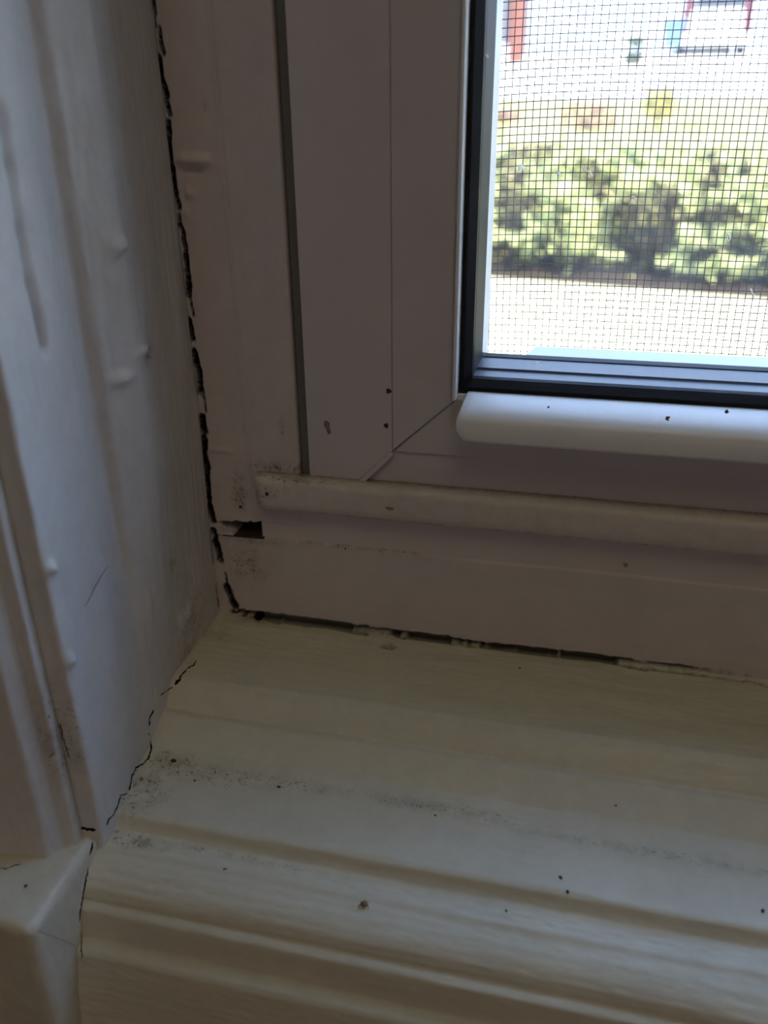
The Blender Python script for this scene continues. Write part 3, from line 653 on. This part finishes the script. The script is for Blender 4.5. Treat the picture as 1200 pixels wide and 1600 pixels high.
# ================================================================== THINGS OUTSIDE
def foliage(n, center, size, leaf, seed, dens_f, thr, gaps=False):
    rng = np.random.default_rng(seed); V = []; Fc = []; made = 0
    c = np.array(center); s = np.array(size)
    while made < n:
        P = c + (rng.random((4000, 3)) - 0.5) * s
        q = (P - c) / (s * 0.5)
        keep = (np.abs(q[:, 0]) ** 4 + np.abs(q[:, 1]) ** 2.5 + np.abs(np.minimum(q[:, 2] + 0.0, 1)) ** 6 < 1 + 0.25 * vn(P, (2.2, 2.2, 2.2), seed + 1))
        if gaps: keep &= ~in_gap(P)
        keep &= vn(P, dens_f, seed + 2) + 0.5 * vn(P, tuple(2.3 * a for a in dens_f), seed + 3) > thr
        for p in P[keep][:n - made]:
            d = rng.normal(size=3) * 0.6 + np.array([0, -0.75, 0.75]); d /= np.linalg.norm(d)          # leaf normal
            t = rng.normal(size=3); t -= d * t.dot(d); t /= np.linalg.norm(t); b = np.cross(d, t)
            l = leaf * rng.uniform(0.7, 1.3); w_ = l * 0.42; k = len(V)
            V += [p - t * l * 0.5, p - b * w_ * 0.5 + d * 0.1 * w_, p + b * w_ * 0.5 + d * 0.1 * w_, p + t * l * 0.5 - d * 0.12 * l, p + t * 0.12 * l - d * 0.02 * l]
            Fc += [(k, k + 4, k + 1), (k, k + 2, k + 4), (k + 1, k + 4, k + 3), (k + 4, k + 2, k + 3)]; made += 1
    return V, Fc
HY = 7.35
GAPS = [(830,236,36,16),(798,285,24,40),(815,322,42,11),(925,268,20,18),(956,292,20,17),(985,335,22,28),(1040,335,32,42),(1012,378,52,22),(1118,262,18,32),(1172,258,14,16),(1128,332,40,14),(788,418,34,26),(860,418,36,15),(950,420,44,16),(1105,395,22,12),(1172,378,26,18),(1185,445,36,18),(1085,438,34,12),(878,352,8,14),(1020,425,20,20),(800,350,26,16)]
GP = [(on_y(a, b, 6.95), c * 0.0062, d * 0.0064) for a, b, c, d in GAPS]
def in_gap(P):
    k = np.zeros(len(P), bool)
    for c, rx_, rz_ in GP:
        t = (6.95 - EYE[1]) / (P[:, 1] - EYE[1])
        k |= ((P[:, 0] * t - c[0]) / rx_) ** 2 + ((P[:, 2] * t - c[2]) / rz_) ** 2 < 1 + 0.5 * vn(P, (9, 9, 9), 77)
    return k
hd = empty('hedge', (0.4, HY, -1.36)); tag(hd, 'sunlit green leafy hedge with dark gaps, standing beyond the pale paving', 'hedge')
IH = Matrix.Translation((-0.4, -HY, 1.36))
def HP(o, r=hd, m=IH): o.parent = r; o.matrix_parent_inverse = m; return o
V, Fc = foliage(15000, (0.5, HY, -0.80), (6.0, 0.95, 1.10), 0.075, 3, (6.5, 6.5, 7.5), -0.12, True)
HP(mesh_obj('foliage', V, Fc, M['leaf'], smooth=False))
rng = random.Random(5)
for i in range(16):
    x = -2.2 + i * 0.36 + rng.uniform(-0.1, 0.1); y = HY + rng.uniform(-0.1, 0.2); base = np.array([x, y, -1.42]); V = []; Fc = []
    for k in range(7):
        p = base.copy(); path = [p.copy()]; dirv = np.array([rng.uniform(-0.6, 0.6), rng.uniform(-0.5, 0.3), 1.0])
        for _ in range(6):
            p = p + dirv * 0.15 + np.array([rng.uniform(-.05, .05), rng.uniform(-.05, .05), 0]); path.append(p.copy())
        a, b = tube(path, [0.022, 0.018, 0.015, 0.012, 0.009, 0.006, 0.003], 5); n0 = len(V); V += a; Fc += [tuple(q + n0 for q in f) for f in b]
    HP(mesh_obj('branch', V, Fc, M['twig']))
# inner mass of twigs and old leaves, hedge shade put into its near-black colour
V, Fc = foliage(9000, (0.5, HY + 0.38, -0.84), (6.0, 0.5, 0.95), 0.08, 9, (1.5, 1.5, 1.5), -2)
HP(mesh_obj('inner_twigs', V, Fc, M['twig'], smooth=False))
hd.rotation_euler = (0, 0, -0.20)
MB().prism([(-4, 7.85), (5, 5.75), (5, 7.6), (-4, 9.0)], 'z', -1.40, -1.345).build('soil_bed', M['soil']); tag(bpy.data.objects['soil_bed'], 'strip of dark soil under the hedge', 'soil', 'structure')

def shrub(px, py, Y, w_, h_, m, label, seed, leaf=0.07, n=500):
    c = on_y(px, py, Y); base = (c[0], Y, c[2] - h_ / 2); r = empty('shrub', base)
    tag(r, label, 'shrub'); inv = Matrix.Translation((-base[0], -base[1], -base[2]))
    V, Fc = foliage(n, (c[0], Y, c[2]), (w_, w_, h_), leaf, seed, (4, 4, 4), -0.5); HP(mesh_obj('foliage', V, Fc, m, smooth=False), r, inv)
    V, Fc = tube([(c[0], Y, base[2] - 0.25), (c[0] + 0.02, Y, c[2])], [0.03, 0.01]); HP(mesh_obj('stem', V, Fc, M['twig']), r, inv)
shrub(920, 182, 10.5, 0.62, 0.36, M['dryleaf'], 'reddish brown low shrub on the lawn behind the middle of the hedge', 21)
shrub(783, 180, 10.0, 0.42, 0.14, M['dryleaf'], 'flat brown tuft on the lawn beside the left window edge', 22, n=250)
shrub(992, 80, 23.0, 0.45, 0.62, M['greyleaf'], 'small grey green shrub on the driveway edge left of the blue bin', 23, leaf=0.12)
shrub(1030, 160, 12.0, 0.38, 0.42, M['lawn'], 'yellow green grass clump on the lawn right of the brown shrub', 24)

# light blue bin
b0 = on_y(1049, 78, 24.5); r = empty('wheeled_bin', tuple(b0)); tag(r, 'light blue wheeled bin standing left of the white vehicle', 'bin'); iv = Matrix.Translation(tuple(-b0))
M['binblue'] = vinyl('bin_blue', (0.07, 0.13, 0.20), 0.4)
mb = MB(); x, y, z = b0
mb.add([(x + a * s * 0.25, y + b * s * 0.28, z + zz) for zz, s in ((0.05, 0.82), (0.58, 1.0)) for a, b in ((-1, -1), (1, -1), (1, 1), (-1, 1))], [(0, 1, 2, 3), (4, 5, 6, 7), (0, 1, 5, 4), (1, 2, 6, 5), (2, 3, 7, 6), (3, 0, 4, 7)])
HP(mb.build('bin_body', M['binblue'], bevel=0.02), r, iv)
HP(MB().prism([(y - 0.31, z + 0.585), (y + 0.30, z + 0.585), (y + 0.27, z + 0.67), (y - 0.2, z + 0.65)], 'x', x - 0.27, x + 0.27).build('lid', M['binblue'], bevel=0.015), r, iv)
for s in (-1, 1):
    a, b = tube([(x + s * 0.24, y + 0.22, z + 0.07), (x + s * 0.29, y + 0.22, z + 0.07)], [0.07, 0.07], 14); HP(mesh_obj('wheel', a, b, M['rubber'], smooth=False), r, iv)

# white vehicle seen from behind
M['carwhite'] = vinyl('car_white_paint', (0.75, 0.75, 0.78), 0.25); M['carglass'] = vinyl('car_dark_glass', (0.04, 0.045, 0.06), 0.1); M['tail'] = vinyl('tail_lamp_red', (0.075, 0.012, 0.022), 0.25)
c0 = on_y(1112, 92, 26.0); x, y, z = c0; r = empty('white_car', tuple(c0)); tag(r, 'white car parked on the driveway, its rear window and tall red tail lamps towards us', 'car'); iv = Matrix.Translation(tuple(-c0))
def shell():
    outl = [(-0.86, 0.30), (-0.90, 0.55), (-0.90, 0.95), (-0.84, 1.10), (-0.70, 1.60), (-0.60, 1.72), (0.60, 1.72), (0.70, 1.60), (0.84, 1.10), (0.90, 0.95), (0.90, 0.55), (0.86, 0.30)]
    V = []; n = len(outl); ys_ = [(0, 0.96, 1.0), (0.08, 1, 1.0), (2.9, 1, 1.0), (3.3, 0.98, 0.62), (4.4, 0.94, 0.56)]
    for yy_, sx_, sz_ in ys_:
        for a, b in outl: V.append((x + a * sx_, y + yy_, z + 0.30 + (b - 0.30) * sz_))
    Fc = [(i * n + j, i * n + (j + 1) % n, (i + 1) * n + (j + 1) % n, (i + 1) * n + j) for i in range(len(ys_) - 1) for j in range(n)] + [tuple(range(n)), tuple(range((len(ys_) - 1) * n, len(ys_) * n))]
    return MB().add(V, Fc)
HP(shell().build('body', M['carwhite'], bevel=0.04), r, iv)
HP(MB().prism([(x - 0.62, z + 1.12), (x + 0.62, z + 1.12), (x + 0.54, z + 1.55), (x - 0.54, z + 1.55)], 'y', y - 0.015, y + 0.02).build('rear_window', M['carglass'], bevel=0.01), r, iv)
for s in (-1, 1): HP(MB().prism([(x + s * 0.66, z + 0.55), (x + s * 0.88, z + 0.55), (x + s * 0.84, z + 1.45), (x + s * 0.60, z + 1.45)], 'y', y - 0.04, y + 0.05).build('tail_lamp', M['tail'], bevel=0.01), r, iv)
HP(MB().box(x - 0.84, x + 0.84, y - 0.12, y + 0.1, z + 0.30, z + 0.55).build('bumper', M['carwhite'], bevel=0.04), r, iv)
for s in (-1, 1):
    for yy_ in (0.8, 3.6):
        a, b = tube([(x + s * 0.66, y + yy_, z + 0.31), (x + s * 0.88, y + yy_, z + 0.31)], [0.31, 0.31], 20); HP(mesh_obj('wheel', a, b, M['rubber'], smooth=False), r, iv)

# grey house corner with a terracotta post
M['terracotta'] = vinyl('terracotta_paint', (0.115, 0.032, 0.018), 0.7); M['houseg'] = vinyl('house_grey', (0.085, 0.08, 0.095), 0.8); M['roof'] = vinyl('roof_brown', (0.20, 0.12, 0.09), 0.8)
p0 = on_y(806, 88, 23.0); x, y, z = p0; r = empty('house', tuple(p0)); tag(r, 'grey house with a terracotta corner post far beyond the left end of the hedge', 'house'); iv = Matrix.Translation(tuple(-p0))
HP(MB().box(x - 7.0, x - 0.19, y + 0.1, y + 6, z + 0.25, z + 2.7).build('wall', M['houseg']), r, iv)
HP(MB().box(x - 0.17, x + 0.17, y - 0.1, y + 0.25, z - 0.15, z + 2.7).build('post', M['terracotta'], bevel=0.02), r, iv)
HP(MB().box(x - 7.0, x - 0.19, y + 0.05, y + 6, z - 0.5, z + 0.25).build('foundation', M['road']), r, iv)
HP(MB().prism([(y - 0.8, z + 2.7), (y + 6.8, z + 2.7), (y + 3, z + 4.4)], 'x', x - 7.4, x + 0.5).build('roof', M['roof']), r, iv)

# ================================================================== SMALL THINGS INSIDE
def crumb(name, p, r, m, label, cat, seed, flat=0.6, group=None):
    rg = np.random.default_rng(seed); V = []; Fc = []; a, b = 5, 8
    for i in range(a + 1):
        t = math.pi * i / a
        for k in range(b):
            u = 2 * math.pi * k / b; q = np.array([math.sin(t) * math.cos(u), math.sin(t) * math.sin(u) * 0.75, math.cos(t) * flat]) * r * (1 + 0.25 * rg.normal()) if 0 < i < a else np.array([0, 0, math.cos(t) * flat * r])
            V.append(q)
    for i in range(a):
        for k in range(b): Fc.append((i * b + k, (i + 1) * b + k, (i + 1) * b + (k + 1) % b, i * b + (k + 1) % b))
    o = mesh_obj(name, V, Fc, m); o.location = tuple(p); o.rotation_euler = (0, 0, rg.uniform(0, 3)); tag(o, label, cat, None, group); return o
def sill_pt(px, py, lift=0.0002):
    """first point of the sill profile on the sight line"""
    d = ray(px, py); a = math.atan2(-d[2], d[1]); ang = np.arctan2(-PR[:, 1], PR[:, 0] - EYE[1])
    i = int(np.argmax(ang > a)); Y, Z_ = PR[i]; t = (Y - EYE[1]) / d[1]; return np.array([d[0] * t, Y, Z_ + lift])
K = 'dark crumbs of dirt on the sill'
crumb('dirt_crumb', sill_pt(876, 1371), 0.00042, M['crumb'], 'black crumb on the sill, upper of the two close together right of centre', 'crumb', 1, group=K)
crumb('dirt_crumb', sill_pt(887, 1393), 0.00036, M['crumb'], 'black crumb on the sill, lower of the two close together right of centre', 'crumb', 2, group=K)
crumb('dirt_crumb', sill_pt(436, 1229), 0.00034, M['crumb'], 'black crumb on the sill at the end of the dirt smear', 'crumb', 3, group=K)
crumb('dirt_crumb', sill_pt(680, 1275), 0.00026, M['crumb'], 'tiny black crumb on the middle of the sill flat', 'crumb', 4, group=K)
crumb('dirt_crumb', sill_pt(791, 1424), 0.00026, M['crumb'], 'tiny black crumb just below the long sill groove', 'crumb', 5, group=K)
crumb('dirt_crumb', sill_pt(1192, 1424), 0.00036, M['crumb'], 'black crumb on the sill near the right edge of the photo', 'crumb', 6, group=K)
crumb('dirt_crumb', sill_pt(271, 1190), 0.00070, M['crumb'], 'largest brown crumb, in the dirt below the sill step', 'crumb', 7, group=K)
crumb('dirt_crumb', sill_pt(352, 1358), 0.00040, M['tan'], 'small brown crumb on the front bead near the left end', 'crumb', 8, group=K)
crumb('dirt_crumb', sill_pt(812, 1044), 0.00025, M['crumb'], 'tiny dark crumb near the back of the sill right of centre', 'crumb', 9, group=K)
crumb('dirt_crumb', sill_pt(304, 1219), 0.00028, M['crumb'], 'tiny black crumb beside the dirt smear below the sill step', 'crumb', 10, group=K)
crumb('dirt_crumb', sill_pt(962, 1259), 0.00034, M['tan'], 'brown crumb at the foot of the sill step on the right', 'crumb', 11, group=K)
# dead fly-like speck with legs
fp = sill_pt(569, 1414, 0.0003); fl = crumb('dead_insect', fp, 0.0007, M['tan'], 'tiny tan dead insect with thin legs on the rounded front of the sill', 'insect', 12)
fl.rotation_euler = (0, 0, 0.2)
for k in range(6):
    t = k * math.pi / 3 + 0.4; V, Fc = tube([(0, 0, 0), (0.0007 * math.cos(t), 0.0007 * math.sin(t), 0.0003), (0.0012 * math.cos(t), 0.0012 * math.sin(t), -0.0001)], [0.00006, 0.00005, 0.00003], 4); o = mesh_obj('leg', V, Fc, M['crumb'], fl)
crumb('paint_flake', on_z(40, 1384, -0.1282), 0.0003, M['crumb'], 'single black crumb on top of the plinth block', 'crumb', 13)
# specks stuck to the sash and frame
def spot(px, py, y, r, label, seed, m='crumb', name='dirt_spot', flat=1.0):
    o = crumb(name, on_y(px, py, y), r, M[m], label, 'speck', seed, flat=flat); o.scale = (1, 0.35, 1); o.rotation_euler = (0, 0, 0); return o
spot(607, 611, -0.0001, 0.00055, 'upper of two dark specks beside the thin profile line on the sash stile', 31)
spot(604, 665, -0.0001, 0.00050, 'lower of two dark specks beside the thin profile line on the sash stile', 32)
s_ = spot(512, 667, 0.0, 0.0007, 'brown smear on the sash stile low down beside the gap', 33, 'smear', flat=2.2); s_.rotation_euler = (0, -0.3, 0); s_.scale = (0.8, 0.10, 1)
spot(417, 772, -0.0043, 0.00045, 'dark speck on the left end of the ledge strip', 34)
spot(610, 795, -0.0043, 0.0006, 'faint brown smear on the middle of the ledge strip', 35, 'tan', flat=0.6).scale = (1.4, 0.1, 1)
spot(540, 857, -0.0010, 0.00026, 'tiny dark speck on the joint line under the ledge', 36)
spot(978, 883, -0.0010, 0.0005, 'pale brown speck on the fillet board under the ledge on the right', 37, 'tan').scale = (1, 0.12, 1)
spot(1043, 654, -0.0069, 0.00045, 'brown speck on the middle of the white glazing bead', 38, 'tan')
spot(1135, 643, -0.0064, 0.00038, 'black speck on the top of the white glazing bead', 39)
spot(857, 636, -0.0062, 0.00022, 'tiny black speck on the left part of the white glazing bead', 40)
spot(376, 792, -0.0006, 0.0004, 'small dark speck on the stop board left of the ledge end', 41)
# thin hair on the casing
pts = [on_x(x, y, XJ + 0.0020) for x, y in ((133, 948), (140, 935), (148, 918), (158, 900), (168, 885))]
V, Fc = tube(pts, [0.00004, 0.00007, 0.00009, 0.00008, 0.00004], 5); tag(mesh_obj('hair', V, Fc, M['crumb']), 'thin dark hair stuck to the lit face of the casing', 'hair')
# pale fluff and curled fibres on the glass
def fibre(px, py, s, seed, label):
    rg = random.Random(seed); c = on_y(px, py, 0.0041); path = []; a = rg.uniform(0, 6)
    p = c.copy()
    for k in range(9):
        path.append(p.copy()); a += rg.uniform(-0.9, 0.9) + 0.35; p = p + np.array([math.cos(a), 0, math.sin(a)]) * s
    V, Fc = tube(path, [0.000085] * 9, 4); tag(mesh_obj('lint_fibre', V, Fc, M['fluff']), label, 'lint', None, 'pale lint fibres on the window glass')
fibre(762, 90, 0.0003, 1, 'pale curved lint fibre near the top of the left glass edge')
fibre(845, 215, 0.0003, 2, 'pale lint curl on the glass over the top of the dark hedge gap at left')
fibre(925, 275, 0.0003, 3, 'pale lint curl on the glass over the second dark hedge gap')
fibre(983, 320, 0.0003, 4, 'pale lint curl on the glass over the middle of the hedge')
fibre(1137, 371, 0.0003, 5, 'pale straight lint on the glass over the right part of the hedge')
fibre(900, 445, 0.0003, 6, 'pale lint curl on the glass above the paving edge')
fibre(1180, 468, 0.0003, 7, 'pale lint tangle on the glass at the right edge above the paving')
fibre(849, 572, 0.0003, 8, 'short pale lint thread over the spacer bar at the bottom of the glass')
fibre(726, 598, 0.00022, 9, 'pale fluff caught in the lower left corner of the black gasket')
fibre(726, 601, 0.00020, 10, 'second bit of pale fluff in the lower left corner of the black gasket')
for k, (px, py, r_) in enumerate(((813, 262, 0.0006), (865, 273, 0.00035), (874, 270, 0.0004), (830, 399, 0.00028), (930, 455, 0.00025))):
    o = crumb('dust_speck', on_y(px, py, 0.0042), r_, M['fluff'], ['largest white speck on the glass over the left of the hedge', 'left one of a pair of round white specks on the glass', 'right one of a pair of round white specks on the glass', 'white speck on the glass over the lower left of the hedge', 'white speck on the glass at the foot of the hedge'][k], 'dust speck', 50 + k, flat=1.0, group='white specks on the window glass'); o.scale = (1, 0.2, 1)
